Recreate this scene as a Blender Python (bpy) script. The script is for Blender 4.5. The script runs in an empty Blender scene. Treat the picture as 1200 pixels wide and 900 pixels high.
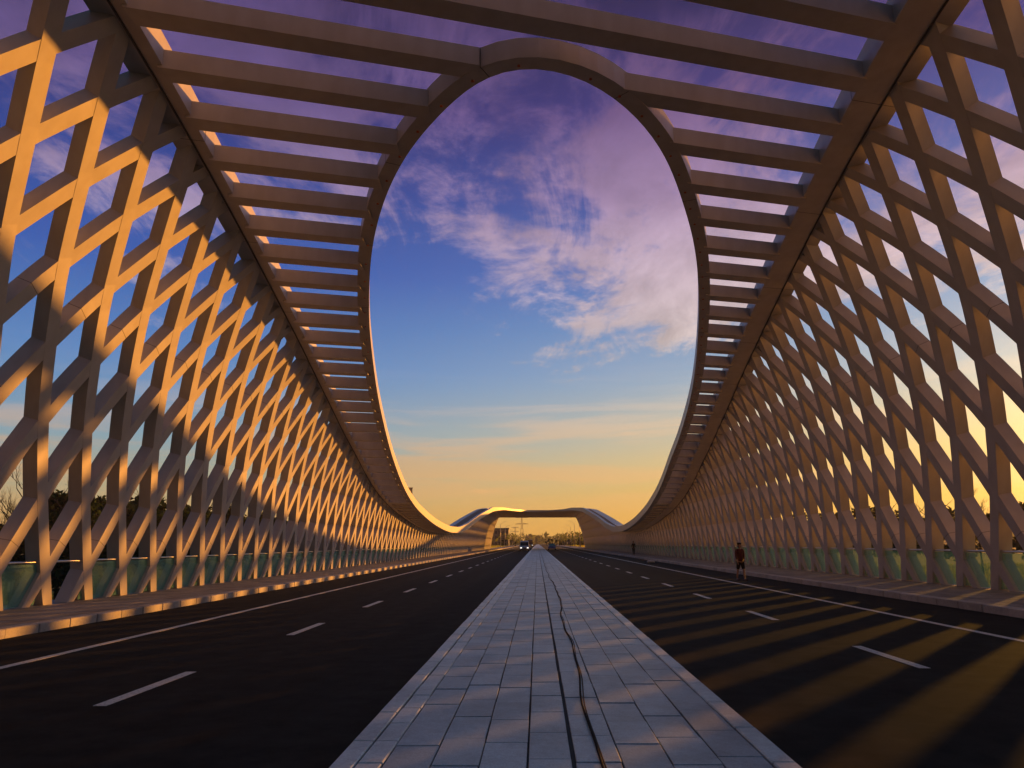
import bpy, bmesh, math, random
import numpy as np
from mathutils import Matrix, Vector, Euler
R = math.radians
random.seed(7)
rng = np.random.default_rng(5)
SC = bpy.context.scene
COL = SC.collection

# ------------------------------------------------------------------ camera
PITCH, YAW, ROLL = R(12.37), R(1.846), R(-0.55)
CAMZ = 1.7
cd = bpy.data.cameras.new('camera'); cam = bpy.data.objects.new('camera', cd); COL.objects.link(cam)
cd.sensor_width = 36; cd.lens = 850/1200*36; cd.clip_start = .05; cd.clip_end = 20000
fw = Vector((-math.sin(YAW)*math.cos(PITCH), math.cos(YAW)*math.cos(PITCH), math.sin(PITCH)))
r0 = Vector((math.cos(YAW), math.sin(YAW), 0)); u0 = r0.cross(fw)
r1 = r0*math.cos(ROLL)+u0*math.sin(ROLL); u1 = u0*math.cos(ROLL)-r0*math.sin(ROLL)
m = Matrix((r1, u1, -fw)).transposed().to_4x4(); m.translation = (0, 0, CAMZ)
cam.matrix_world = m; SC.camera = cam

# ------------------------------------------------------------------ light
SUN_AZ, SUN_EL = R(39.35), R(4.0)          # azimuth from +Y towards +X
sd = bpy.data.lights.new('sun', 'SUN'); sun = bpy.data.objects.new('sun', sd); COL.objects.link(sun)
sd.energy = 5.0; sd.angle = R(.8); sd.color = (1.0, .365, .045)
to = Vector((math.sin(SUN_AZ)*math.cos(SUN_EL), math.cos(SUN_AZ)*math.cos(SUN_EL), math.sin(SUN_EL)))
sun.rotation_euler = to.to_track_quat('Z', 'Y').to_euler()
SC.view_settings.view_transform = 'Standard'; SC.view_settings.look = 'None'
SC.view_settings.exposure = .62; SC.view_settings.gamma = 1
try: SC.view_settings.use_curve_mapping = False
except Exception: pass

def lin(c):
    return tuple(((x/255)/12.92 if x/255 <= .04045 else ((x/255+.055)/1.055)**2.4) for x in c)+(1,)

# ------------------------------------------------------------------ world
W = bpy.data.worlds.new('World'); SC.world = W; W.use_nodes = True
nt = W.node_tree; nt.nodes.clear()
def N(t, tree=None, **kw):
    n = (tree or nt).nodes.new(t)
    for k, v in kw.items(): setattr(n, k, v)
    return n
def ramp(tree, stops, interp='LINEAR'):
    n = tree.nodes.new('ShaderNodeValToRGB'); cr = n.color_ramp; cr.interpolation = interp
    while len(cr.elements) < len(stops): cr.elements.new(.5)
    for e, (p, c) in zip(cr.elements, stops): e.position = p
    for e, (p, c) in zip(cr.elements, stops): e.color = c if len(c) == 4 else lin(c)
    return n
def mth(tree, op, a, b=None, c=None, clamp=False):
    n = tree.nodes.new('ShaderNodeMath'); n.operation = op; n.use_clamp = clamp
    for i, x in enumerate((a, b, c)):
        if x is None: continue
        if isinstance(x, (int, float)): n.inputs[i].default_value = x
        else: tree.links.new(x, n.inputs[i])
    return n.outputs[0]
def mixc(tree, f, a, b):
    n = tree.nodes.new('ShaderNodeMix'); n.data_type = 'RGBA'
    for i, x in ((0, f), (6, a), (7, b)):
        if isinstance(x, (int, float, tuple)): n.inputs[i].default_value = x
        else: tree.links.new(x, n.inputs[i])
    return n.outputs[2]
L = nt.links.new
tc = N('ShaderNodeTexCoord'); sx = N('ShaderNodeSeparateXYZ'); L(tc.outputs['Generated'], sx.inputs[0])
el = mth(nt, 'MULTIPLY', mth(nt, 'ARCSINE', sx.outputs['Z']), 180/math.pi/60)      # elevation / 60 degrees
elc = mth(nt, 'MAXIMUM', el, 0.0)
az = mth(nt, 'ARCTAN2', sx.outputs['X'], sx.outputs['Y'])                            # from +Y towards +X
azd = mth(nt, 'MULTIPLY', az, 180/math.pi)
side = N('ShaderNodeMapRange'); side.interpolation_type = 'SMOOTHSTEP'
dsun = mth(nt, 'ABSOLUTE', mth(nt, 'SUBTRACT', azd, 45.0))
L(dsun, side.inputs[0]); side.inputs[1].default_value = 76; side.inputs[2].default_value = 4
side.inputs[3].default_value = 0; side.inputs[4].default_value = 1
cool = ramp(nt, [(0, (214, 160, 86)), (.035, (200, 170, 108)), (.08, (166, 172, 148)), (.13, (128, 166, 184)), (.22, (84, 138, 198)),
                 (.34, (50, 94, 178)), (.44, (44, 72, 152)), (.54, (42, 46, 116)), (.66, (32, 31, 80)), (.80, (38, 76, 116)), (1, (64, 126, 158))])
warm = ramp(nt, [(0, (255, 188, 60)), (.05, (252, 200, 84)), (.10, (244, 208, 130)), (.15, (214, 206, 172)), (.20, (174, 192, 200)), (.28, (126, 164, 204)),
                 (.36, (92, 126, 192)), (.45, (78, 92, 164)), (.55, (66, 60, 128)), (.66, (48, 38, 88)), (.80, (42, 76, 116)), (1, (64, 126, 158))])
L(elc, cool.inputs[0]); L(elc, warm.inputs[0])
base0 = mixc(nt, side.outputs[0], cool.outputs[0], warm.outputs[0])
back = N('ShaderNodeMapRange'); back.interpolation_type = 'SMOOTHSTEP'      # 0 towards the sunset, 1 in the dusk behind
L(mth(nt, 'COSINE', mth(nt, 'SUBTRACT', az, R(30))), back.inputs[0]); back.inputs[1].default_value = .42; back.inputs[2].default_value = -.25
back.inputs[3].default_value = 0; back.inputs[4].default_value = 1
dusk = ramp(nt, [(0, (44, 42, 50)), (.1, (40, 44, 60)), (.3, (30, 40, 66)), (.6, (24, 32, 56)), (1, (44, 80, 112))])
L(elc, dusk.inputs[0])
base = mixc(nt, back.outputs[0], base0, dusk.outputs[0])
# clouds: direction projected on a high plane, so that they flatten towards the horizon
zz = mth(nt, 'ADD', mth(nt, 'MAXIMUM', sx.outputs['Z'], 0.0), .07)
cx = mth(nt, 'DIVIDE', sx.outputs['X'], zz); cy = mth(nt, 'DIVIDE', sx.outputs['Y'], zz)
cc = N('ShaderNodeCombineXYZ'); L(cx, cc.inputs[0]); L(cy, cc.inputs[1])
def noise(vec, scale, detail, rough, dist=0, off=(0, 0, 0), sc=(1, 1, 1), rot=0):
    mp = N('ShaderNodeMapping'); L(vec, mp.inputs[0]); mp.inputs['Location'].default_value = off
    mp.inputs['Scale'].default_value = sc; mp.inputs['Rotation'].default_value = (0, 0, rot)
    n = N('ShaderNodeTexNoise'); L(mp.outputs[0], n.inputs['Vector']); n.inputs['Scale'].default_value = scale
    n.inputs['Detail'].default_value = detail; n.inputs['Roughness'].default_value = rough
    n.inputs['Distortion'].default_value = dist
    return n.outputs[0]
nA = noise(cc.outputs[0], 1.25, 9, .62, .35, (3.1, 1.4, 0), (1, .8, 1), R(25))
nB = noise(cc.outputs[0], .45, 4, .5, .2, (7.7, 2.2, 0))
nW = noise(cc.outputs[0], 3.2, 8, .7, .9, (1, 5, 0), (1, .45, 1), R(40))
den0 = mth(nt, 'ADD', mth(nt, 'MULTIPLY', nA, .62), mth(nt, 'ADD', mth(nt, 'MULTIPLY', nB, .38), mth(nt, 'MULTIPLY', nW, .34)))
den = mth(nt, 'MULTIPLY_ADD', mth(nt, 'SUBTRACT', den0, .67), 1.9, .60)
# a high bank over the middle and right of the sky, a clear belt below it, thin bars near the horizon
bank = ramp(nt, [(0, (0, 0, 0, 1)), (.20, (0, 0, 0, 1)), (.30, (.55, .55, .55, 1)), (.37, (1, 1, 1, 1)), (.52, (.95, .95, .95, 1)), (.66, (.7, .7, .7, 1)), (.9, (.1, .1, .1, 1))])
tilt = mth(nt, 'ADD', elc, mth(nt, 'MULTIPLY', mth(nt, 'SUBTRACT', side.outputs[0], .36), .14))
L(tilt, bank.inputs[0])
th = mth(nt, 'SUBTRACT', .80, mth(nt, 'MULTIPLY', bank.outputs[0], .34))
cl = N('ShaderNodeMapRange'); cl.interpolation_type = 'SMOOTHSTEP'
L(mth(nt, 'SUBTRACT', den, th), cl.inputs[0]); cl.inputs[1].default_value = -.02; cl.inputs[2].default_value = .17
cl.inputs[3].default_value = 0; cl.inputs[4].default_value = .92
cc2 = N('ShaderNodeCombineXYZ'); L(mth(nt, 'MULTIPLY', azd, .05), cc2.inputs[0]); L(mth(nt, 'MULTIPLY', elc, 34), cc2.inputs[1])
nS = noise(cc2.outputs[0], .9, 7, .55, .5, (2, .3, 0))
bars = ramp(nt, [(0, (0, 0, 0, 1)), (.03, (.2, .2, .2, 1)), (.08, (1, 1, 1, 1)), (.15, (.8, .8, .8, 1)), (.2, (.1, .1, .1, 1)), (.25, (0, 0, 0, 1))])
L(elc, bars.inputs[0])
bs = N('ShaderNodeMapRange'); bs.interpolation_type = 'SMOOTHSTEP'; L(nS, bs.inputs[0]); bs.inputs[1].default_value = .44; bs.inputs[2].default_value = .60
barm = mth(nt, 'MULTIPLY', mth(nt, 'MULTIPLY', bs.outputs[0], bars.outputs[0]), .85)
cc_c = ramp(nt, [(0, (230, 170, 90)), (.1, (200, 168, 130)), (.2, (186, 184, 196)), (.34, (196, 178, 200)), (.44, (160, 138, 180)), (.54, (112, 92, 148)), (.7, (68, 52, 100))])
cc_w = ramp(nt, [(0, (255, 200, 100)), (.1, (250, 205, 140)), (.2, (244, 222, 196)), (.34, (224, 196, 204)), (.44, (178, 144, 178)), (.54, (136, 100, 148)), (.7, (86, 58, 106))])
L(elc, cc_c.inputs[0]); L(elc, cc_w.inputs[0])
ccol = mixc(nt, side.outputs[0], cc_c.outputs[0], cc_w.outputs[0])
fade = mth(nt, 'SUBTRACT', 1.0, mth(nt, 'MULTIPLY', back.outputs[0], .85))
shd = N('ShaderNodeMapRange'); L(noise(cc.outputs[0], 2.3, 9, .68, .7, (4, 9, 0), (1, .55, 1), R(35)), shd.inputs[0]); shd.inputs[1].default_value = .36; shd.inputs[2].default_value = .64
shd.inputs[3].default_value = .70; shd.inputs[4].default_value = 1.14
csc = N('ShaderNodeVectorMath', operation='SCALE'); L(ccol, csc.inputs[0]); L(shd.outputs[0], csc.inputs['Scale'])
sky1 = mixc(nt, mth(nt, 'MULTIPLY', cl.outputs[0], fade), base, csc.outputs[0])
sky2 = mixc(nt, mth(nt, 'MULTIPLY', barm, fade), sky1, ccol)
# the glow of the low sun in the hazy air around it
vd = N('ShaderNodeVectorMath', operation='DOT_PRODUCT'); L(tc.outputs['Generated'], vd.inputs[0]); vd.inputs[1].default_value = tuple(to)
ang = mth(nt, 'ARCCOSINE', mth(nt, 'MINIMUM', vd.outputs['Value'], 1.0))
gl = mth(nt, 'MULTIPLY', mth(nt, 'POWER', 2.718, mth(nt, 'MULTIPLY', ang, -11.0)), 1.6)
glow = N('ShaderNodeVectorMath', operation='SCALE'); glow.inputs[0].default_value = (1.0, .62, .22); L(gl, glow.inputs['Scale'])
addg = N('ShaderNodeVectorMath', operation='ADD'); L(sky2, addg.inputs[0]); L(glow.outputs[0], addg.inputs[1]); sky2 = addg.outputs[0]
below = mth(nt, 'LESS_THAN', sx.outputs['Z'], -.002)
sky3 = mixc(nt, below, sky2, (.03, .03, .02, 1))
nish = N('ShaderNodeTexSky'); nish.sky_type = 'NISHITA'; nish.sun_disc = False
nish.sun_elevation = SUN_EL; nish.sun_rotation = SUN_AZ
bg1 = N('ShaderNodeBackground'); L(nish.outputs[0], bg1.inputs[0]); bg1.inputs[1].default_value = .05
bg2 = N('ShaderNodeBackground'); L(sky3, bg2.inputs[0]); bg2.inputs[1].default_value = .67
mxs = N('ShaderNodeMixShader'); mxs.inputs[0].default_value = .9
L(bg1.outputs[0], mxs.inputs[1]); L(bg2.outputs[0], mxs.inputs[2])
wo = N('ShaderNodeOutputWorld'); L(mxs.outputs[0], wo.inputs[0])

# ------------------------------------------------------------------ materials
def mat(name, col, rough=.6, spec=.5, metal=0, var=.12, vscale=6, bump=0, bscale=60, coords='Object', col2=None, extra=None):
    M = bpy.data.materials.new(name); M.use_nodes = True; t = M.node_tree; b = t.nodes['Principled BSDF']
    b.inputs['Roughness'].default_value = rough; b.inputs['Metallic'].default_value = metal
    b.inputs['Specular IOR Level'].default_value = spec
    g = t.nodes.new('ShaderNodeNewGeometry')
    n = t.nodes.new('ShaderNodeTexNoise'); n.inputs['Scale'].default_value = vscale; n.inputs['Detail'].default_value = 6
    n.inputs['Roughness'].default_value = .65
    t.links.new(g.outputs['Position'], n.inputs['Vector'])
    c1 = tuple(max(0, x*(1-var)) for x in col)+(1,); c2 = (tuple(col2)+(1,)) if col2 else tuple(min(1, x*(1+var)) for x in col)+(1,)
    rp = ramp(t, [(.3, c1), (.7, c2)]); t.links.new(n.outputs[0], rp.inputs[0])
    out = rp.outputs[0]
    if extra: out = extra(t, out, g, b)
    t.links.new(out, b.inputs['Base Color'])
    if bump:
        n2 = t.nodes.new('ShaderNodeTexNoise'); n2.inputs['Scale'].default_value = bscale; n2.inputs['Detail'].default_value = 4
        t.links.new(g.outputs['Position'], n2.inputs['Vector'])
        bp = t.nodes.new('ShaderNodeBump'); bp.inputs['Strength'].default_value = bump; bp.inputs['Distance'].default_value = .01
        t.links.new(n2.outputs[0], bp.inputs['Height']); t.links.new(bp.outputs[0], b.inputs['Normal'])
    return M
def rnd(amount):                                  # each loose piece a little lighter or darker
    def f(t, out, g, b):
        mr = t.nodes.new('ShaderNodeMapRange'); mr.inputs[3].default_value = 1-amount; mr.inputs[4].default_value = 1+amount
        oi = t.nodes.new('ShaderNodeObjectInfo')
        s = mth(t, 'FRACT', mth(t, 'ADD', oi.outputs['Random'], g.outputs['Random Per Island']))
        t.links.new(s, mr.inputs[0])
        v = t.nodes.new('ShaderNodeVectorMath'); v.operation = 'SCALE'
        t.links.new(out, v.inputs[0]); t.links.new(mr.outputs[0], v.inputs['Scale'])
        return v.outputs[0]
    return f
def grime(t, out, g, b):                          # rain streaks and dull patches on the painted steel
    mp = t.nodes.new('ShaderNodeMapping'); mp.inputs['Scale'].default_value = (2.3, 2.3, .6)
    t.links.new(g.outputs['Position'], mp.inputs[0])
    n = t.nodes.new('ShaderNodeTexNoise'); n.inputs['Scale'].default_value = 1.3; n.inputs['Detail'].default_value = 7
    t.links.new(mp.outputs[0], n.inputs['Vector'])
    rp = ramp(t, [(.36, (.88, .86, .83, 1)), (.66, (1, 1, 1, 1))]); t.links.new(n.outputs[0], rp.inputs[0])
    mx = t.nodes.new('ShaderNodeMix'); mx.data_type = 'RGBA'; mx.blend_type = 'MULTIPLY'; mx.inputs[0].default_value = .8
    t.links.new(out, mx.inputs[6]); t.links.new(rp.outputs[0], mx.inputs[7])
    return mx.outputs[2]
STEEL = mat('white_painted_steel', (.535, .51, .485), .42, .5, 0, .06, 1.2, .05, 30, extra=grime)
DARK = mat('dark_steel', (.05, .05, .05), .5)
ALU = mat('brushed_rail_steel', (.55, .54, .52), .3, .5, .9, .08, 9)
def stains(amount, first=None):
    def f(t, out, g, b):
        if first: out = first(t, out, g, b)
        n = t.nodes.new('ShaderNodeTexNoise'); n.inputs['Scale'].default_value = 1.1; n.inputs['Detail'].default_value = 9; n.inputs['Roughness'].default_value = .7
        t.links.new(g.outputs['Position'], n.inputs['Vector'])
        n2 = t.nodes.new('ShaderNodeTexNoise'); n2.inputs['Scale'].default_value = 75; n2.inputs['Detail'].default_value = 3
        t.links.new(g.outputs['Position'], n2.inputs['Vector'])
        r1 = ramp(t, [(.38, (1-amount,)*3+(1,)), (.55, (1, 1, 1, 1))]); t.links.new(n.outputs[0], r1.inputs[0])
        r2 = ramp(t, [(.35, (1-amount*.7,)*3+(1,)), (.6, (1, 1, 1, 1))]); t.links.new(n2.outputs[0], r2.inputs[0])
        for r_ in (r1, r2):
            mx = t.nodes.new('ShaderNodeMix'); mx.data_type = 'RGBA'; mx.blend_type = 'MULTIPLY'; mx.inputs[0].default_value = 1
            t.links.new(out, mx.inputs[6]); t.links.new(r_.outputs[0], mx.inputs[7]); out = mx.outputs[2]
        return out
    return f
def worn(t, out, g, b):                           # tyres have rubbed the paint down to the asphalt in spots
    n = t.nodes.new('ShaderNodeTexNoise'); n.inputs['Scale'].default_value = 26; n.inputs['Detail'].default_value = 8; n.inputs['Roughness'].default_value = .75
    t.links.new(g.outputs['Position'], n.inputs['Vector'])
    r1 = ramp(t, [(.36, (.03, .03, .03, 1)), (.45, (1, 1, 1, 1))]); t.links.new(n.outputs[0], r1.inputs[0])
    mx = t.nodes.new('ShaderNodeMix'); mx.data_type = 'RGBA'; mx.blend_type = 'MULTIPLY'; mx.inputs[0].default_value = .85
    t.links.new(out, mx.inputs[6]); t.links.new(r1.outputs[0], mx.inputs[7]); return mx.outputs[2]
def tracks(t, out, g, b):                         # wheel tracks, dusty lanes and a sprinkle of pale chippings
    mp = t.nodes.new('ShaderNodeMapping'); mp.inputs['Scale'].default_value = (1.1, .035, 1); t.links.new(g.outputs['Position'], mp.inputs[0])
    n = t.nodes.new('ShaderNodeTexNoise'); n.inputs['Scale'].default_value = 1.0; n.inputs['Detail'].default_value = 5; t.links.new(mp.outputs[0], n.inputs['Vector'])
    r1 = ramp(t, [(.35, (.68, .68, .68, 1)), (.65, (1.0, 1.0, 1.0, 1))]); t.links.new(n.outputs[0], r1.inputs[0])
    mx = t.nodes.new('ShaderNodeMix'); mx.data_type = 'RGBA'; mx.blend_type = 'MULTIPLY'; mx.inputs[0].default_value = 1
    t.links.new(out, mx.inputs[6]); t.links.new(r1.outputs[0], mx.inputs[7])
    v = t.nodes.new('ShaderNodeTexVoronoi'); v.inputs['Scale'].default_value = 55; t.links.new(g.outputs['Position'], v.inputs['Vector'])
    r2 = ramp(t, [(.0, (1, 1, 1, 1)), (.16, (0, 0, 0, 1))]); t.links.new(v.outputs['Distance'], r2.inputs[0])
    m3 = t.nodes.new('ShaderNodeMix'); m3.data_type = 'RGBA'; t.links.new(mth(t, 'MULTIPLY', r2.outputs[0], .5), m3.inputs[0])
    t.links.new(mx.outputs[2], m3.inputs[6]); m3.inputs[7].default_value = (.09, .09, .085, 1)
    return m3.outputs[2]
ASPH = mat('asphalt', (.023, .0245, .023), .9, .08, 0, .35, 2.5, .12, 200, col2=(.036, .037, .034), extra=tracks)
PAINT = mat('road_paint', (.74, .74, .68), .6, .4, 0, .2, 14, .1, 120, col2=(.84, .84, .8), extra=worn)
GRAN = mat('grey_granite', (.45, .56, .60), .48, .5, 0, .12, 22, .15, 160, extra=stains(.3, rnd(.13)))
GRAN2 = mat('pale_granite', (.70, .80, .80), .5, .5, 0, .12, 18, .12, 120, extra=stains(.25, rnd(.07)))
JOINT = mat('joint_sand', (.05, .05, .05), .9)
KERB = mat('kerb_granite', (.5, .48, .45), .6, .4, 0, .14, 16, .15, 120, extra=stains(.3, rnd(.12)))
WALK = mat('walkway_paving', (.3, .29, .28), .7, .4, 0, .15, 12, .15, 120, extra=stains(.35, rnd(.14)))
CONC = mat('concrete', (.34, .33, .31), .8, .3, 0, .15, 3)
RUBBER = mat('black_rubber', (.02, .02, .02), .9, .1)
def grasscol(t, out, g, b): return out
GRND = mat('field_grass', (.18, .2, .05), .9, .2, 0, .4, .25, .3, 4, col2=(.28, .27, .07))
BARK = mat('bark', (.07, .055, .04), .9, .2)
def leafmat(name, c, tr):
    M = bpy.data.materials.new(name); M.use_nodes = True; t = M.node_tree; t.nodes.clear()
    d = t.nodes.new('ShaderNodeBsdfDiffuse'); tl = t.nodes.new('ShaderNodeBsdfTranslucent'); mx = t.nodes.new('ShaderNodeMixShader')
    g = t.nodes.new('ShaderNodeNewGeometry'); rp = ramp(t, [(0, tuple(x*.55 for x in c)+(1,)), (1, tuple(x*1.5 for x in c)+(1,))])
    t.links.new(g.outputs['Random Per Island'], rp.inputs[0])
    t.links.new(rp.outputs[0], d.inputs[0]); t.links.new(rp.outputs[0], tl.inputs[0]); mx.inputs[0].default_value = tr
    t.links.new(d.outputs[0], mx.inputs[1]); t.links.new(tl.outputs[0], mx.inputs[2])
    o = t.nodes.new('ShaderNodeOutputMaterial'); t.links.new(mx.outputs[0], o.inputs[0]); return M
LEAF = leafmat('dark_leaves', (.035, .055, .02), .25)
LEAF2 = leafmat('olive_leaves', (.08, .09, .025), .35)
GRASS = leafmat('grass_blades', (.42, .42, .07), .6)
def glassmat():
    M = bpy.data.materials.new('teal_safety_glass'); M.use_nodes = True; t = M.node_tree; t.nodes.clear()
    tr = t.nodes.new('ShaderNodeBsdfTransparent'); tr.inputs[0].default_value = (.84, .95, .88, 1)
    gl = t.nodes.new('ShaderNodeBsdfGlossy'); gl.inputs['Roughness'].default_value = .04; gl.inputs[0].default_value = (.8, 1, .95, 1)
    df = t.nodes.new('ShaderNodeBsdfDiffuse'); df.inputs[0].default_value = (.26, .66, .60, 1)
    lw = t.nodes.new('ShaderNodeFresnel'); lw.inputs[0].default_value = 1.45
    m1 = t.nodes.new('ShaderNodeMixShader'); m1.inputs[0].default_value = .17
    m2 = t.nodes.new('ShaderNodeMixShader'); t.links.new(mth(t, 'MULTIPLY', lw.outputs[0], .5), m2.inputs[0])
    t.links.new(tr.outputs[0], m1.inputs[1]); t.links.new(df.outputs[0], m1.inputs[2])
    t.links.new(m1.outputs[0], m2.inputs[1]); t.links.new(gl.outputs[0], m2.inputs[2])
    o = t.nodes.new('ShaderNodeOutputMaterial'); t.links.new(m2.outputs[0], o.inputs[0]); return M
GLASS = glassmat()
def simple(name, col, rough=.5, metal=0, emit=None, es=0):
    M = bpy.data.materials.new(name); M.use_nodes = True; b = M.node_tree.nodes['Principled BSDF']
    t = M.node_tree; n = t.nodes.new('ShaderNodeTexNoise'); n.inputs['Scale'].default_value = 9
    rp = ramp(t, [(.3, tuple(x*.88 for x in col)+(1,)), (.7, tuple(min(1, x*1.1) for x in col)+(1,))])
    t.links.new(n.outputs[0], rp.inputs[0]); t.links.new(rp.outputs[0], b.inputs['Base Color'])
    b.inputs['Roughness'].default_value = rough; b.inputs['Metallic'].default_value = metal
    if emit: b.inputs['Emission Color'].default_value = emit+(1,); b.inputs['Emission Strength'].default_value = es
    return M

# ------------------------------------------------------------------ helpers
def link(name, me, parent=None, mt=None):
    o = bpy.data.objects.new(name, me); COL.objects.link(o)
    if mt is not None and me is not None and not me.materials: me.materials.append(mt)
    if parent is not None: o.parent = parent
    return o
def mesh(name, vs, fs, smooth=False):
    me = bpy.data.meshes.new(name); me.from_pydata([tuple(map(float, v)) for v in vs], [], fs); me.update()
    if smooth: me.polygons.foreach_set('use_smooth', [True]*len(me.polygons))
    return me
def tag(o, label=None, cat=None, group=None, kind=None):
    for k, v in (('label', label), ('category', cat), ('group', group), ('kind', kind)):
        if v: o[k] = v
    return o
def empty(name, loc=(0, 0, 0), rz=0):
    o = bpy.data.objects.new(name, None); COL.objects.link(o); o.location = loc; o.rotation_euler = (0, 0, rz); o.empty_display_size = .3
    return o
BOXF = [(0, 3, 2, 1), (4, 5, 6, 7), (0, 1, 5, 4), (1, 2, 6, 5), (2, 3, 7, 6), (3, 0, 4, 7)]
class MB:
    def __init__(s): s.v = []; s.f = []
    def box(s, x0, x1, y0, y1, z0, z1):
        n = len(s.v); s.v += [(x0, y0, z0), (x1, y0, z0), (x1, y1, z0), (x0, y1, z0), (x0, y0, z1), (x1, y0, z1), (x1, y1, z1), (x0, y1, z1)]
        s.f += [tuple(n+i for i in f) for f in BOXF]; return s
    def hexa(s, p):
        n = len(s.v); s.v += [tuple(q) for q in p]; s.f += [tuple(n+i for i in f) for f in BOXF]; return s
    def sweep(s, rings, closed=False):
        n = len(s.v); k = len(rings[0])
        for r in rings: s.v += [tuple(q) for q in r]
        m_ = len(rings)
        for i in range(m_ if closed else m_-1):
            a = n+i*k; b = n+((i+1) % m_)*k
            for j in range(k): s.f.append((a+j, a+(j+1) % k, b+(j+1) % k, b+j))
        if not closed:
            s.f.append(tuple(n+j for j in reversed(range(k)))); s.f.append(tuple(n+(m_-1)*k+j for j in range(k)))
        return s
    def tube(s, pts, r, seg=8, closed=False):
        rings = []
        P = [Vector(p) for p in pts]
        rr = r if isinstance(r, (list, tuple)) else [r]*len(P)
        for i, p in enumerate(P):
            t = (P[min(i+1, len(P)-1)]-P[max(i-1, 0)]).normalized()
            a = t.cross(Vector((0, 0, 1)))
            if a.length < .05: a = t.cross(Vector((1, 0, 0)))
            a.normalize(); b = t.cross(a)
            rings.append([p+(a*math.cos(2*math.pi*k/seg)+b*math.sin(2*math.pi*k/seg))*rr[i] for k in range(seg)])
        return s.sweep(rings, closed)
    def build(s, name, mt, parent=None, smooth=False, bevel=0):
        me = mesh(name, s.v, s.f, smooth)
        bm = bmesh.new(); bm.from_mesh(me); bmesh.ops.recalc_face_normals(bm, faces=bm.faces)
        if bevel: bmesh.ops.bevel(bm, geom=list(bm.edges), offset=bevel, segments=2, affect='EDGES', profile=.6)
        bm.to_mesh(me); bm.free()
        return link(name, me, parent, mt)

# ------------------------------------------------------------------ bridge geometry laws
TL = math.tan(R(16.5)); XC = .267; D = 1.875; AL = 19.80; AR = 23.10
KK = np.array([-.47, 0, 1, 2, 3, 4, 5, 6, 7, 8])
KZ = np.array([.17, 1.02, 2.944, 4.866, 6.637, 8.356, 9.987, 11.415, 12.72, 13.85])
KW = np.array([13.70, 13.57, 13.268, 12.873, 12.273, 11.554, 10.672, 9.791, 8.88, 7.95])
HE = np.array([-20, -10, 0, 6, 12.5, 16.3, 19.3, 22.5, 26, 30, 34, 38, 42.2, 46, 50.9, 55, 59.7, 67.5, 75.3, 80.6, 88, 95, 105, 115, 129, 149, 165, 180, 195, 205, 216])
HZ = np.array([12.5, 12.95, 13.15, 13.1, 12.88, 12.55, 12.22, 11.82, 11.35, 10.75, 10.15, 9.45, 8.75, 8.05, 7.2, 6.4, 5.6, 4.65, 4.0, 3.62, 3.25, 3.05, 3.15, 3.9, 5.6, 7.9, 8.9, 9.25, 9.3, 9.2, 9.05])
def smooth_table(x, y, n=900, s=1.6):
    X = np.linspace(x[0], x[-1], n); Y = np.interp(X, x, y); w = max(1, int(s/(X[1]-X[0])))
    k = np.hanning(2*w+3); k /= k.sum(); P = np.pad(Y, w+1, mode='reflect', reflect_type='odd'); return X, np.convolve(P, k, 'valid')
_hx, _hy = smooth_table(HE, HZ, 1200, 4)
_kx, _kz = smooth_table(KK, KZ, 400, .5); _, _kw = smooth_table(KK, KW, 400, .5)
def Hf(e): return float(np.interp(e, _hx, _hy))
def Zk(k): return float(np.interp(k, _kx, _kz))
def Wk(k): return float(np.interp(k, _kx, _kw))
def Wz(z): return float(np.interp(z, _kz, _kw))
def at(w, e, z): return Vector((XC+w, e+TL*w, z))          # skewed plan coordinates -> place
E0, E1 = 3.0, 214.0
FW, FD = .38, .40                                          # member face width and web depth

def member(side, fn, proud):
    """a box member swept along the curved wall; fn(k) gives its Y."""
    ks = []; k = -.47
    while k < 8.01:
        w = side*Wk(k); y = fn(k); e = y-TL*w
        if E0 <= e <= E1:
            if Zk(k) > Hf(e)+.12: break
            ks.append(k)
        elif ks: break
        k += .35
    if len(ks) < 2: return None
    if ks[-1] < 8:                                          # end inside the chord
        a, b = ks[-1], ks[-1]+.35
        for _ in range(12):
            mm = (a+b)/2; e = fn(mm)-TL*side*Wk(mm)
            if Zk(mm) > Hf(e)+.12: b = mm
            else: a = mm
        ks.append(a)
    rings = []
    for k in ks:
        h = .12
        p = Vector((XC+side*Wk(k), fn(k), Zk(k)))
        q1 = Vector((XC+side*Wk(k+h), fn(k+h), Zk(k+h))); q0 = Vector((XC+side*Wk(k-h), fn(k-h), Zk(k-h)))
        if k < -.3: q0 = p; 
        t = (q1-q0).normalized()
        sec = Vector((q1.x-q0.x, 0, q1.z-q0.z)).normalized()
        n = Vector((sec.z, 0, -sec.x))*side                 # outward
        b = n.cross(t).normalized()
        i0 = p-n*proud; i1 = p+n*(FD+proud)
        rings.append([i0-b*FW/2, i0+b*FW/2, i1+b*FW/2, i1-b*FW/2])
    if ks[0] == -.47:                                       # feet cut level on the walkway
        rings[0] = [Vector((v.x, v.y, .165)) for v in rings[0]]
    return rings

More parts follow.
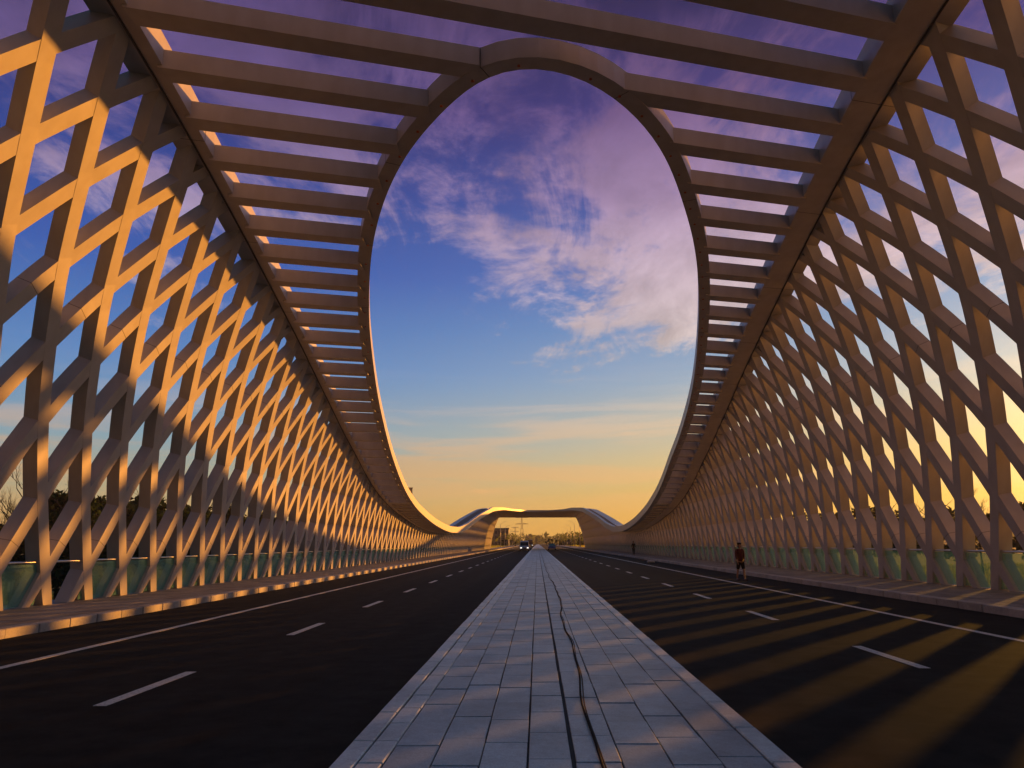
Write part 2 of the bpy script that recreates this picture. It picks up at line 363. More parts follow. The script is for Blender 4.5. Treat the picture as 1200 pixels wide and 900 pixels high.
def lattice(side, name, label):
    a = AL if side < 0 else AR
    root = empty(name, (XC+side*13.7, 20, .17)); tag(root, label, 'bridge wall')
    bpy.context.view_layer.update()
    inv = root.matrix_world.inverted()
    for j in range(-14, 112):
        for s, proud in ((-1, .004), (1, 0)):
            rg = member(side, (lambda k, j=j, s=s: a+D*(j+s*.5*k)), proud)
            if rg:
                mb = MB(); mb.sweep([[inv@v for v in r] for r in rg])
                mo = mb.build('lattice_member', STEEL, root)
                if s > 0 and -8 < j < 22:
                    for kk in (1, 4):
                        if kk+2 < len(rg):
                            A, B = rg[kk*3-1] if kk*3-1 < len(rg)-1 else None, rg[kk*3] if kk*3-1 < len(rg)-1 else None
                            if A is None: continue
                            f_ = .5; d_ = .011
                            cA = sum((A[q].lerp(B[q], f_) for q in range(4)), Vector())/4
                            def grow(P_): return [x_+(x_-c_).normalized()*.004 for x_, c_ in ((x_, sum(P_, Vector())/4) for x_ in P_)]
                            L1 = (B[0]-A[0]).length
                            r1_ = grow([A[q].lerp(B[q], f_-d_/2/L1) for q in range(4)]); r2_ = grow([A[q].lerp(B[q], f_+d_/2/L1) for q in range(4)])
                            MB().sweep([[inv@v for v in r1_], [inv@v for v in r2_]]).build('splice_seam', DARK, mo)
    # glass balustrade, one pane per bay standing just behind the inner faces, with a rail on top
    y0, y1 = E0+TL*side*13.6+1, E1+TL*side*13.6-1
    zt = 1.32
    def wi(z): return Wz(z)+.085
    j = int((y0-a)/D)+1; n = 0
    while a+(j+1)*D < y1:
        ya, yb = a+j*D+.012, a+(j+1)*D-.012
        if not (side < 0 and j == 0):
            p = []
            for z in (.2, zt-.05):
                for (dx, y) in ((0, ya), (.014, ya), (.014, yb), (0, yb)):
                    p.append(inv@Vector((XC+side*(wi(z)+dx), y, z)))
            MB().hexa(p).build('glass_pane', GLASS, root)
            if n < 45 and j > -4:
                mb = MB()
                for yy in (ya+.3, yb-.3):
                    q = inv@Vector((XC+side*(wi(.2)-.03), yy, .17)); mb.box(q.x-.035, q.x+.035, q.y-.04, q.y+.04, q.z-.003, q.z+.16)
                mb.build('glass_clamp', ALU, root, bevel=.008)
        j += 1; n += 1
    pts = [inv@Vector((XC+side*(wi(zt)-.0), y, zt)) for y in np.arange(y0, y1, 6)]
    MB().tube(pts, .032, 8).build('handrail', ALU, root, True)
    # the solid end frame of the wall
    rings = []
    for k in np.arange(-.47, 8, .35):
        e = E1
        if Zk(k) > Hf(e)+.1: break
        w = side*Wk(k)
        ring = []
        for dw, de in ((-.1, -.7), (-.1, .7), (.62, .7), (.62, -.7)):
            ww = w+side*dw; ring.append(inv@at(ww, e+de, max(.165, Zk(k))))
        rings.append(ring)
    MB().sweep(rings).build('end_frame', STEEL, root)
    return root

# ------------------------------------------------------------------ ground and deck
def ground():
    xs = np.unique(np.concatenate([np.linspace(-60, 60, 25), np.geomspace(60, 7000, 16), -np.geomspace(60, 7000, 16)]))
    ys = np.unique(np.concatenate([np.linspace(-80, 330, 60), np.geomspace(330, 9000, 18), -np.geomspace(80, 3000, 8)]))
    def zf(x, y):
        base = -6.0+.5*math.sin(x*.05)+.4*math.sin(y*.03+1)
        t = min(1, max(0, (y-200)/45)); t = t*t*(3-2*t)
        w = max(0, min(1, 1-(abs(x)-22)/60)); w = w*w*(3-2*w)
        far = min(1, max(0, (y-420)/400))
        top = -.35
        z = base+(top-base)*t*max(w, far)
        t2 = min(1, max(0, (-y-12)/40)); z = max(z, base+(top-base)*t2*w)
        return z
    V = [(x, y, zf(x, y)) for y in ys for x in xs]; nx = len(xs)
    F = [(i*nx+j, i*nx+j+1, (i+1)*nx+j+1, (i+1)*nx+j) for i in range(len(ys)-1) for j in range(nx-1)]
    o = link('ground', mesh('ground', V, F, True), None, GRND); o['kind'] = 'structure'
    return zf
GZ = ground()
WL, WR = -14.55, 15.1
deck = MB().box(WL, WR, -30, 222, -1.1, -.012).build('bridge_deck', CONC); deck['kind'] = 'structure'
MED = (-1.52, 1.82); KL, KR = -10.25, 10.5
rl = MB().box(KL, MED[0], -40, 760, -.3, 0).build('road', ASPH); rl['kind'] = 'structure'
rr = MB().box(MED[1], KR, -40, 760, -.3, 0).build('road', ASPH); rr['kind'] = 'structure'
paint = MB()
for x in (-7.82, 8.18): paint.box(x-.075, x+.075, -35, 1500, .0, .004)
for x, y0 in ((-4.82, 8.35), (5.19, 10.55)):
    y = y0-6.25*5
    while y < 500:
        paint.box(x-.075, x+.075, y, y+2.15, .0, .004); y += 6.25
o = paint.build('lane_markings', PAINT); o['kind'] = 'structure'

# ------------------------------------------------------------------ median
med = empty('median_strip', (0, 0, 0)); med['kind'] = 'structure'; med.name = 'median_pavement'
b = MB().box(MED[0]+.02, MED[1]-.02, -40, 760, -.25, .128).build('joint_bed', JOINT, med)
cols = [(-1.14, -.80, 0), (-.79, -.45, .3), (-.44, -.105, .12), (-.09, .22, .52), (.255, .58, .4), (.59, .935, .05), (.945, 1.295, .33), (1.305, 1.635, .6)]
def slabmesh(wx, wy):
    mb = MB().box(-wx/2, wx/2, -wy/2, wy/2, -.06, 0)
    me = mesh('slab', mb.v, mb.f); bm = bmesh.new(); bm.from_mesh(me); bmesh.ops.recalc_face_normals(bm, faces=bm.faces)
    bmesh.ops.bevel(bm, geom=[e for e in bm.edges if all(v.co.z > -.01 for v in e.verts)], offset=.004, segments=1, affect='EDGES')
    bm.to_mesh(me); bm.free(); me.materials.append(GRAN); return me
SL = {}
cnt = 0; far = MB(); PITCHY = .755
for c, (xa, xb, off) in enumerate(cols):
    key = round(xb-xa, 3)
    if key not in SL: SL[key] = slabmesh(xb-xa, PITCHY-.012)
    y = 2.4+off*PITCHY
    while y < 260:
        dz = rng.normal(0, .0022); 
        if y < 27:
            o = link('paving_slab', SL[key], med); o.location = ((xa+xb)/2+rng.normal(0, .0015), y+PITCHY/2, .146+dz)
            o.rotation_euler = (rng.normal(0, .003), rng.normal(0, .003), rng.normal(0, .002)); cnt += 1
        else:
            far.box(xa, xb, y+.006, y+PITCHY-.006, .08, .146+dz)
        y += PITCHY
o = far.build('distant_paving_slabs', GRAN, med); o['kind'] = 'stuff'
MB().box(MED[0]+.2, 1.64, 260, 760, .1, .146).build('distant_paving', GRAN, med)
def run_of_stones(parent, name, x0, x1, z0, z1, ln, ya, ysplit, yend, mt, gap=.006, bev=.01):
    mb = MB().box(x0, x1, -ln/2+gap, ln/2-gap, z0, z1)
    me = mesh(name, mb.v, mb.f); bm = bmesh.new(); bm.from_mesh(me); bmesh.ops.recalc_face_normals(bm, faces=bm.faces)
    bmesh.ops.bevel(bm, geom=list(bm.edges), offset=bev, segments=1, affect='EDGES'); bm.to_mesh(me); bm.free(); me.materials.append(mt)
    y = ya; fr = MB()
    while y < yend:
        if y < ysplit:
            o = link(name, me, parent); o.location = (rng.normal(0, .003), y+ln/2, rng.normal(0, .002)); o.rotation_euler = (0, 0, rng.normal(0, .0015))
        else: fr.box(x0, x1, y+gap, y+ln-gap, z0, z1)
        y += ln
    o = fr.build('distant_'+name+'s', mt, parent); o['kind'] = 'stuff'
run_of_stones(med, 'edge_kerbstone', MED[0], MED[0]+.17, -.1, .155, 1.0, 2.3, 48, 400, GRAN2)
run_of_stones(med, 'edge_kerbstone', MED[1]-.17, MED[1], -.1, .155, 1.0, 2.7, 48, 400, GRAN2)
run_of_stones(med, 'border_slab', MED[0]+.185, -1.15, .05, .15, .6, 2.1, 26, 400, GRAN2)
# the black cable lying on the median
pts = []
for i in range(260):
    y = 3+i*.45+i*i*.0006
    x = .49+.02*math.sin(y*.7)+.012*math.sin(y*2.1+1)-.06*math.exp(-((y-7)/3)**2)+.12*math.exp(-((y-24)/9)**2)-.05*math.exp(-((y-16)/4)**2)
    pts.append((x, y, .163))
cab = MB().tube(pts, .010, 6).build('power_cable', RUBBER, None, True)
tag(cab, 'thin dark cable lying in a wavy line along the grey paved median', 'cable')
pts = [(x+.022+.008*math.sin(y*1.7), y, z-.004) for x, y, z in pts[:60]]
cab = MB().tube(pts, .006, 6).build('power_cable', RUBBER, None, True)
tag(cab, 'shorter, thinner brown cable running close beside the long dark cable on the near median', 'cable')
cab.data.materials[0] = mat('brown_cable_sheath', (.10, .085, .065), .9, .1)

# ------------------------------------------------------------------ walkways
def walkway(side, xk, xo, name):
    root = empty(name, (0, 0, 0)); root['kind'] = 'structure'
    a, c = (xk, xk+.3) if side > 0 else (xk-.3, xk)
    run_of_stones(root, 'kerbstone', a, c, -.12, .18, 1.0, 4.3, 66, 218, KERB, .008, .016)
    x0, x1 = (c+.01, xo) if side > 0 else (xo, a-.01)
    MB().box(x0, x1, -30, 222, -.1, .15).build('walkway_bed', JOINT, root)
    w = .6; n = int((x1-x0)/w); w = (x1-x0)/n
    near = 0; fr = MB()
    me = None
    mb = MB().box(-w/2+.004, w/2-.004, -.296, .296, -.03, 0); me = mesh('paver', mb.v, mb.f)
    bm = bmesh.new(); bm.from_mesh(me); bmesh.ops.recalc_face_normals(bm, faces=bm.faces); bm.to_mesh(me); bm.free(); me.materials.append(WALK)
    for i in range(n):
        for q in range(360):
            y = 4+q*.6+(.3 if i % 2 else 0); dz = rng.normal(0, .0012)
            if y > 217: break
            if 12 < y < 34:
                o = link('paver', me, root); o.location = (x0+(i+.5)*w, y+.3, .168+dz); near += 1
            else: fr.box(x0+i*w+.004, x0+(i+1)*w-.004, y+.004, y+.596, .13, .168+dz)
    o = fr.build('distant_pavers', WALK, root); o['kind'] = 'stuff'
    return root
walkway(-1, KL, WL, 'left_walkway'); walkway(1, KR, WR, 'right_walkway')
# granite verge beyond the bridge
for x0, x1 in ((-15, KL), (KR, 15)):
    o = MB().box(x0, x1, 222.01, 760, -.3, .16).build('verge_path', WALK); o['kind'] = 'structure'

# ------------------------------------------------------------------ walls
lattice(-1, 'lattice_wall', 'white steel lattice wall on the left of the road, lit orange by the low sun')
lattice(1, 'lattice_wall', 'steel lattice wall on the right of the road, seen dark against the yellow sky')

# ------------------------------------------------------------------ roof
roof = empty('open_roof', (0, 20, 12)); tag(roof, 'open steel roof of cross ribs round one long oval opening above the road', 'bridge roof')
bpy.context.view_layer.update()
RI = roof.matrix_world.inverted()
es = list(np.arange(E0, E1+.01, 1.0))
ch = lambda e: float(np.interp(e, (60, 150), (.72, .40)))
CIS = {-1: .38, 1: .92}; CO = .44
for side in (-1, 1):
    rings = []
    for e in es:
        z = Hf(e); w = side*Wz(z)
        rings.append([RI@at(w+side*dw, e, z+dz) for dw, dz in ((-CIS[side], 0), (CO, 0), (CO, ch(e)), (-CIS[side], ch(e)))])
    chord = MB().sweep(rings).build('edge_chord', STEEL, roof)
    for q_ in range(14):                                    # welded splice lines round the chord
        e = 9.3+q_*5.205; rr_ = []
        for de in (0, .014):
            z = Hf(e+de); w = side*Wz(z)
            rr_.append([RI@at(w+side*dw, e+de, z+dz) for dw, dz in ((-CIS[side]-.004, -.004), (CO+.004, -.004), (CO+.004, ch(e)+.004), (-CIS[side]-.004, ch(e)+.004))])
        MB().sweep(rr_).build('splice_seam', DARK, chord)
    # dark gap line under the chord where the wall meets it
    rings = [[RI@at(side*(Wz(Hf(e))+dw), e, Hf(e)+dz) for dw, dz in ((-.075, -.03), (-.035, -.03), (-.035, .0), (-.075, .0))] for e in np.arange(E0, 100, 1.0)]
    MB().sweep(rings).build('chord_seam', DARK, roof)
LFT = [(-.6, 15.1), (-1.35, 15.62), (-2.02, 16.5), (-2.66, 17.45), (-3.44, 18.68), (-4.05, 19.91), (-4.62, 21.24), (-5.32, 23.26), (-5.86, 25.13), (-6.50, 27.9), (-7.09, 30.75),
       (-7.74, 34.6), (-8.54, 40), (-9.42, 47.4), (-9.8, 51.3), (-10.10, 55.2), (-10.38, 59.4), (-10.66, 65), (-10.88, 74), (-10.95, 82), (-10.95, 97), (-10.7, 115), (-10.2, 129), (-9.0, 149), (-8.1, 160), (-7.0, 169), (-5.7, 176), (-4.2, 181), (-2.4, 184)]
RGT = [(.3, 14.95), (1.3, 15.3), (2.12, 15.9), (2.92, 16.8), (3.7, 18.05), (4.4, 19.75), (4.96, 21.1), (5.44, 22.5), (5.96, 24.35), (6.76, 27.8), (8.14, 35.56), (9.0, 43.6), (9.4, 50), (9.68, 54.3), (9.98, 60.3), (10.35, 70),
       (10.6, 79), (10.8, 97), (10.6, 115), (10.2, 129), (9.0, 149), (8.1, 160), (7.0, 169), (5.7, 176), (4.2, 181), (2.4, 184)]
OE = np.array([15.0]+[p[1] for p in RGT]+[185.]); OW = np.array([0]+[p[0] for p in RGT]+[0])
OEL = np.array([15.0]+[p[1] for p in LFT]+[185.]); OWL = np.array([0]+[-p[0] for p in LFT]+[0])
loop = [Vector(p) for p in RGT]+[Vector((0, 185))]+[Vector(p) for p in reversed(LFT)]
def catmull(P, n):
    out = []; m_ = len(P)
    for i in range(m_):
        p0, p1, p2, p3 = P[i-1], P[i], P[(i+1) % m_], P[(i+2) % m_]
        k = max(2, min(n, int((p2-p1).length/.5)+2))
        d = lambda a, b_: max(1e-4, (b_-a).length**.5)
        t0 = 0; t1 = t0+d(p0, p1); t2 = t1+d(p1, p2); t3 = t2+d(p2, p3)
        for q in range(k):
            t = t1+(t2-t1)*q/k
            A1 = p0*((t1-t)/(t1-t0))+p1*((t-t0)/(t1-t0)); A2 = p1*((t2-t)/(t2-t1))+p2*((t-t1)/(t2-t1)); A3 = p2*((t3-t)/(t3-t2))+p3*((t-t2)/(t3-t2))
            B1 = A1*((t2-t)/(t2-t0))+A2*((t-t0)/(t2-t0)); B2 = A2*((t3-t)/(t3-t1))+A3*((t-t1)/(t3-t1))
            out.append(B1*((t2-t)/(t2-t1))+B2*((t-t1)/(t2-t1)))
    return out
loopS = catmull(loop, 24)
_d = np.cumsum([0]+[(loopS[i]-loopS[i-1]).length for i in range(1, len(loopS))]+[(loopS[0]-loopS[-1]).length])
_n = int(_d[-1]/.45); _q = np.arange(_n)*_d[-1]/_n
loopS = [Vector((a_, b_)) for a_, b_ in zip(np.interp(_q, _d, [p.x for p in loopS]+[loopS[0].x]), np.interp(_q, _d, [p.y for p in loopS]+[loopS[0].y]))]
for _ in range(10): loopS = [(loopS[i-1]+loopS[i]*2+loopS[(i+1) % len(loopS)])/4 for i in range(len(loopS))]
RW, RH = .44, .42
def ring_sections():
    rings = []; outer = []
    m_ = len(loopS)
    P3 = [at(p.x, p.y, 0) for p in loopS]
    for i, p in enumerate(loopS):
        t = (P3[(i+1) % m_]-P3[i-1]); t.z = 0; t.normalize()
        n = Vector((-t.y, t.x, 0))                                    # outward for this winding?
        c = at(0, 90, 0)
        if (P3[i]+n-c).length < (P3[i]-n-c).length and abs(p.x) > .5 or (abs(p.x) <= .5 and ((n.y > 0) == (p.y < 90))): n = -n
        z = Hf(p.y)
        q = P3[i]+n*RW
        eo = q.y-TL*(q.x-XC); zo = Hf(eo)
        a0 = Vector((P3[i].x, P3[i].y, z-.003)); a1 = Vector((q.x, q.y, z-.003))
        up = Vector((0, 0, float(np.interp(p.y, (25, 60, 110, 150, 175), (.52, .62, .80, .80, .40)))))
        rings.append([a0, a1, a1+up, a0+up]); outer.append((q.x-XC, eo, n))
    return rings, outer
rgs, outer = ring_sections()
oval = MB().sweep([[RI@v for v in r] for r in rgs], True).build('oval_edge_beam', STEEL, roof)
for i in range(4, len(rgs)-1, 11):
    if rgs[i][0].y < 62:
        A_, B_ = rgs[i], [rgs[i][k_].lerp(rgs[i+1][k_], .014/.45) for k_ in range(4)]
        def grow_(P_): c_ = sum(P_, Vector())/4; return [RI@(x_+(x_-c_).normalized()*.006) for x_ in P_]
        MB().sweep([grow_(A_), grow_(B_)]).build('splice_seam', DARK, oval)
def ring_w(e, side):
    """offset of the middle of the ring at this station"""
    return side*(float(np.interp(e, OE, OW))+.12)
LITE = simple('lamp_lens', (.5, .16, .08), .2)
# small round fittings under the oval beam
disc = bpy.data.meshes.new('light_fitting'); bm = bmesh.new()
bmesh.ops.create_cone(bm, cap_ends=True, segments=10, radius1=.04, radius2=.03, depth=.03); bm.to_mesh(disc); bm.free(); disc.materials.append(LITE)
acc = 0; nfit = 0
for i in range(1, len(rgs)):
    c0 = (rgs[i-1][0]+rgs[i-1][1])/2; c1 = (rgs[i][0]+rgs[i][1])/2; acc += (c1-c0).length
    if acc > .92:
        acc = 0
        if c1.y < 62:
            o = link('light_fitting', disc, roof); o.location = RI@(rgs[i][0]*.62+rgs[i][1]*.38-Vector((0, 0, .013))); nfit += 1
# ribs
ribw = .57; ribh = .48
e = 14.2-1.735*6; i = 0
while e < E1-.3:
    z = Hf(e)
    spans = []
    wl, wr_ = Wz(z)-CIS[-1]+.05, Wz(z)-CIS[1]+.05
    e_in = e
    if e < 15.0 or e > 185.3: spans = [(-wl, wr_)]
    else:
        wr = float(np.interp(e-.33+.0125*float(np.interp(e, OE, OW)), OE, OW))+.27; wq = float(np.interp(e-.33-.0125*float(np.interp(e, OEL, OWL)), OEL, OWL))+.27
        if e < 16.5: wq -= .13; wr -= .0
        spans = [(-wl, -wq), (wr, wr_)]
    if e > 64 and e < 185: spans = [s_ for s_ in spans if e < 150]
    for a, c in spans:
        if c-a < .3: continue
        p = []
        for dz in (.006, ribh):
            for w, de in ((a, -ribw/2), (c, -ribw/2), (c, ribw/2), (a, ribw/2)):
                p.append(RI@at(w, e+de-.33+.0125*w, z+dz-.0))
        MB().hexa(p).build('cross_rib', STEEL, roof)
    e += 1.735; i += 1
# roof plates where the roof closes
for side in (-1, 1):
    rings = []
    for e in np.arange(64, 186, 1.0):
        z = Hf(e); a = side*(Wz(z)-CIS[side]+.1); c = side*(float(np.interp(e, OE, OW) if side > 0 else np.interp(e, OEL, OWL))+.2)
        rings.append([RI@at(a, e, z+.06), RI@at(c, e, z+.06), RI@at(c, e, z+.33), RI@at(a, e, z+.33)])
    MB().sweep(rings).build('roof_plate', STEEL, roof)
rings = []
for e in np.arange(185, E1+.6, 1.0):
    z = Hf(min(e, E1)); a = Wz(z)-.3
    rings.append([RI@at(-a, e, z+.06), RI@at(a, e, z+.06), RI@at(a, e, z+.33), RI@at(-a, e, z+.33)])
MB().sweep(rings).build('roof_plate', STEEL, roof)
z = Hf(E1); a = Wz(z)+.3
p = [RI@at(w, E1+de, z+dz) for dz in (-.2, .38) for w, de in ((-a, -.75), (a, -.75), (a, .75), (-a, .75))]
MB().hexa(p).build('portal_beam', STEEL, roof)

# ------------------------------------------------------------------ trees
def leafy(name, h, rad, nleaf, mt, seed, size=.32, cone=False, base=.22):
    rg = np.random.default_rng(seed); V = []; F = []
    blobs = []
    for i in range(11):
        f = rg.uniform(base+.1, .92); rr_ = rad*(1-.75*abs(f-.5)**1.3*1.6)*(.0+.75*math.sqrt(rg.uniform(0, 1)))
        if cone: rr_ *= (1.15-f)
        a = rg.uniform(0, 6.28); blobs.append((rr_*math.cos(a), rr_*math.sin(a), f*h, rad*rg.uniform(.28, .5)*(1.1-f*.5 if cone else 1)))
    for i in range(nleaf):
        bx, by, bz, br = blobs[rg.integers(len(blobs))]
        d = rg.normal(size=3); d /= np.linalg.norm(d); r_ = br*rg.uniform(.35, 1.08)
        c = np.array([bx, by, bz])+d*r_*np.array([1, 1, .85])
        u = rg.normal(size=3); u /= np.linalg.norm(u); v = np.cross(u, rg.normal(size=3)); v /= np.linalg.norm(v); s = size*rg.uniform(.5, 1.3)
        n = len(V); V += [c-u*s, c+v*s*.5, c+u*s, c-v*s*.5]; F.append((n, n+1, n+2, n+3))
    me = mesh(name, V, F); me.materials.append(mt); return me
def trunkmesh(h, r, seed, twigs=0):
    rg = random.Random(seed); mb = MB()
    mb.tube([(0, 0, -.3), (rg.uniform(-.1, .1), rg.uniform(-.1, .1), h*.3), (rg.uniform(-.2, .2), rg.uniform(-.2, .2), h*.6), (rg.uniform(-.3, .3), rg.uniform(-.3, .3), h*.9)], [r, r*.75, r*.45, r*.12], 7)
    def branch(p, d, l, rr_, depth):
        q = [p+d*l*t+Vector((rg.uniform(-1, 1), rg.uniform(-1, 1), .6))*l*.06*i for i, t in enumerate((0, .35, .7, 1))]
        mb.tube(q, [rr_, rr_*.7, rr_*.5, rr_*.25], 5 if depth else 3)
        if depth > 0:
            for _ in range(4 if twigs else 2):
                t = rg.uniform(.3, .95); b_ = q[0].lerp(q[-1], t)
                dd = (d+Vector((rg.uniform(-1, 1), rg.uniform(-1, 1), rg.uniform(-.1, .8)))*.75).normalized()
                branch(b_, dd, l*.55, rr_*.5, depth-1)
    for i in range(9 if twigs else 6):
        a = rg.uniform(0, 6.28); z = h*rg.uniform(.28, .8)
        branch(Vector((0, 0, z)), Vector((math.cos(a), math.sin(a), rg.uniform(.5, 1.2))).normalized(), h*rg.uniform(.22, .38), r*.4, 3 if twigs else 1)
    me = mesh('trunk', mb.v, mb.f); me.materials.append(BARK); return me
CROWN = [leafy('crown', 10, 2.6, 1500, LEAF, 11), leafy('crown', 10, 3.1, 1700, LEAF, 12), leafy('crown', 10, 2.2, 1500, LEAF2, 13),
         leafy('crown', 10, 2.3, 1500, LEAF, 14, cone=True, base=.05), leafy('crown', 10, 3.0, 700, LEAF2, 15, .28)]
TRUNK = [trunkmesh(9.5, .2, 1), trunkmesh(9.5, .22, 2), trunkmesh(9.5, .18, 3), trunkmesh(9.5, .16, 4), trunkmesh(10, .17, 5, 1)]
ORD = ['first', 'second', 'third', 'fourth', 'fifth', 'sixth', 'seventh', 'eighth', 'ninth', 'tenth', 'eleventh', 'twelfth', 'thirteenth', 'fourteenth', 'fifteenth',
       'sixteenth', 'seventeenth', 'eighteenth', 'nineteenth', 'twentieth', 'twenty-first', 'twenty-second', 'twenty-third', 'twenty-fourth', 'twenty-fifth', 'twenty-sixth', 'twenty-seventh', 'twenty-eighth', 'twenty-ninth', 'thirtieth']
COUNT = {}
def nth(key):
    COUNT[key] = COUNT.get(key, -1)+1; return ORD[COUNT[key]]
def tree(x, y, h, kind, label, group, name='tree'):
    o = empty(name, (x, y, GZ(x, y)-.1), rng.uniform(0, 6.28)); s = h/10
    for nm, me in (('trunk', TRUNK[kind]), ('crown', CROWN[kind])):
        c = link(nm, me, o); c.scale = (s*rng.uniform(.9, 1.1), s*rng.uniform(.9, 1.1), s)
    tag(o, label, 'tree', group)
def pos(u, Y):                                    # bearing in the photo at distance Y
    a = math.atan((u-600)/850/math.cos(PITCH))+0; return Y*math.tan(a-YAW)
def hgt(v, x, y):                                 # height that reaches row v near the horizon
    d = math.hypot(x, y); return CAMZ+(637-v)/870*y*1.03
left = [(-60, 84, 560, 0), (-20, 90, 572, 1), (12, 92, 592, 4), (38, 88, 596, 4), (62, 86, 572, 4), (82, 90, 574, 0), (108, 84, 580, 1), (128, 100, 588, 0),
        (150, 96, 584, 3), (172, 104, 586, 1), (192, 98, 580, 0), (218, 110, 592, 1), (243, 116, 594, 0), (268, 122, 598, 3), (292, 128, 601, 1),
        (315, 136, 603, 0), (338, 146, 606, 2), (360, 158, 608, 0), (384, 172, 610, 1)]
left += [(2, 98, 588, 0), (48, 100, 584, 1), (95, 98, 580, 0), (118, 104, 583, 1), (138, 112, 582, 0), (162, 108, 586, 1), (183, 112, 583, 0), (205, 116, 588, 1), (231, 122, 590, 0), (256, 128, 593, 1), (280, 134, 596, 0), (304, 142, 600, 1)]
left.sort()
for u, Y, v, k in left:
    v -= 5
    x = pos(u, Y); h_ = hgt(v, x, Y)-GZ(x, Y)
    if k == 4: tree(x, Y, h_, 4, nth('bare')+' from the left of the half bare trees behind the left lattice wall', 'half bare trees on the left bank', 'bare_tree')
    elif k == 3: tree(x, Y, h_, 3, nth('eg')+' from the left of the pointed evergreens behind the left lattice wall', 'pointed evergreens on the left bank', 'evergreen_tree')
    else: tree(x, Y, h_, k, nth('bl')+' from the left of the tall dark broadleaf trees behind the left wall', 'dark trees on the left bank', 'broadleaf_tree')
for i in range(16):
    u = -40+i*28; Y = 76+i*4.2; x = pos(u, Y); tree(x, Y, rng.uniform(5.2, 6.4), int(rng.choice([0, 1])), nth('low')+' from the left of the low bushy trees on the left bank', 'low trees on the left bank', 'bushy_tree')
right = [(1290, 150, 588, 0), (1235, 150, 592, 1), (1200, 152, 594, 1), (1172, 160, 596, 0), (1148, 158, 592, 2), (1120, 165, 597, 4), (1096, 166, 594, 1), (1070, 172, 598, 0), (1044, 178, 599, 2),
         (1018, 180, 596, 1), (992, 188, 600, 0), (968, 190, 602, 2), (944, 200, 602, 1), (920, 205, 604, 0), (895, 215, 606, 1), (870, 225, 608, 2), (845, 240, 610, 0)]
for u, Y, v, k in right:
    x = pos(u, Y); h_ = hgt(v, x, Y)-GZ(x, Y)
    tree(x, Y, h_, k, nth('rt')+' from the right of the trees against yellow sky behind the right wall', 'trees along the far side of the right field', 'broadleaf_tree')
for i in range(26):                               # beyond the portal
    u = 588+i*4.0+rng.uniform(-1.5, 1.5)
    if 604 < u < 634: continue
    Y = rng.uniform(300, 420); x = pos(u, Y)
    tree(x, Y, (hgt(633, x, Y)+.4)*rng.uniform(.8, 1.1), int(rng.choice([0, 1, 2])), nth('pt')+' from the left of the green roadside trees seen through the portal', 'trees beyond the far portal', 'roadside_tree')
# far woodland, one mass
V = []; F = []
for i in range(9000):
    Y = rng.uniform(700, 1500); x = rng.uniform(-1.1, 1.25)*Y
    if abs(x) < 16 and Y < 760: continue
    hh = 9+4*math.sin(x*.013)+3*math.sin(x*.05+Y*.01)
    c = np.array([x, Y, GZ(x, Y)+rng.uniform(0, 1)**.7*hh]); s = rng.uniform(1.5, 4)
    u = rng.normal(size=3); u /= np.linalg.norm(u); v = np.cross(u, rng.normal(size=3)); v /= np.linalg.norm(v)
    n = len(V); V += [c-u*s, c+v*s*.7, c+u*s, c-v*s*.7]; F.append((n, n+1, n+2, n+3))
for i in range(7000):
    Y = rng.uniform(430, 1100); x = rng.uniform(-.12, .14)*Y
    if abs(x) < 17 and Y < 780: continue
    hh = (4+.007*Y)*(1+.18*math.sin(x*.3)+.15*math.sin(x*.11+Y*.02))
    c = np.array([x, Y, GZ(x, Y)+rng.uniform(0, 1)**.8*hh]); s = rng.uniform(.6, 1.5)
    u = rng.normal(size=3); u /= np.linalg.norm(u); v = np.cross(u, rng.normal(size=3)); v /= np.linalg.norm(v)
    n = len(V); V += [c-u*s, c+v*s*.7, c+u*s, c-v*s*.7]; F.append((n, n+1, n+2, n+3))
me = mesh('far_woodland', V, F); me.materials.append(leafmat('far_olive_leaves', (.13, .16, .04), .5)); o = link('far_woodland', me)
tag(o, 'low dark band of far woodland along the horizon', 'woodland', None, 'stuff')
# a round red sign on a post between the trees on the left
sg = empty('road_sign', (pos(113, 62), 62, GZ(pos(113, 62), 62)), .7); tag(sg, 'small round red sign high among the dark trees behind the left lattice wall', 'sign')
MB().tube([(0, 0, 0), (0, 0, 12.0)], .06, 8).build('post', BARK, sg)
MB().tube([(0, -.09, 11.75), (0, -.12, 11.75)], .30, 20).build('disc', simple('red_sign_face', (.55, .03, .02), .4), sg)
# tall grass on the bank right of the bridge and left
def blades(name, x0, x1, y0, y1, n, hh, label):
    V = []; F = []
    X = rng.uniform(x0, x1, n); Y = rng.uniform(y0, y1, n)
    for x, y in zip(X, Y):
        z = GZ(x, y); a = rng.uniform(0, 3.14); h_ = hh*rng.uniform(.5, 1.25); w = .10+.0012*y
        dx, dy = math.cos(a)*w, math.sin(a)*w; lx, ly = rng.normal(0, .12), rng.normal(0, .12); n_ = len(V)
        V += [(x-dx, y-dy, z-.05), (x+dx, y+dy, z-.05), (x+lx, y+ly, z+h_)]; F.append((n_, n_+1, n_+2))
    me = mesh(name, V, F); me.materials.append(GRASS); o = link(name, me); tag(o, label, 'grass', None, 'stuff')
blades('meadow_grass', 17, 130, 14, 210, 60000, 1.1, 'tall sunlit yellow green grass in the field right of the bridge')
blades('bank_grass', -80, -17, 14, 150, 16000, .8, 'shaded grass on the bank left of the bridge')
blades('verge_grass', -60, -16, 226, 420, 9000, .8, 'grass beside the road beyond the far portal, left side')
blades('verge_grass', 16, 70, 226, 420, 9000, .8, 'grass beside the road beyond the far portal, right side')

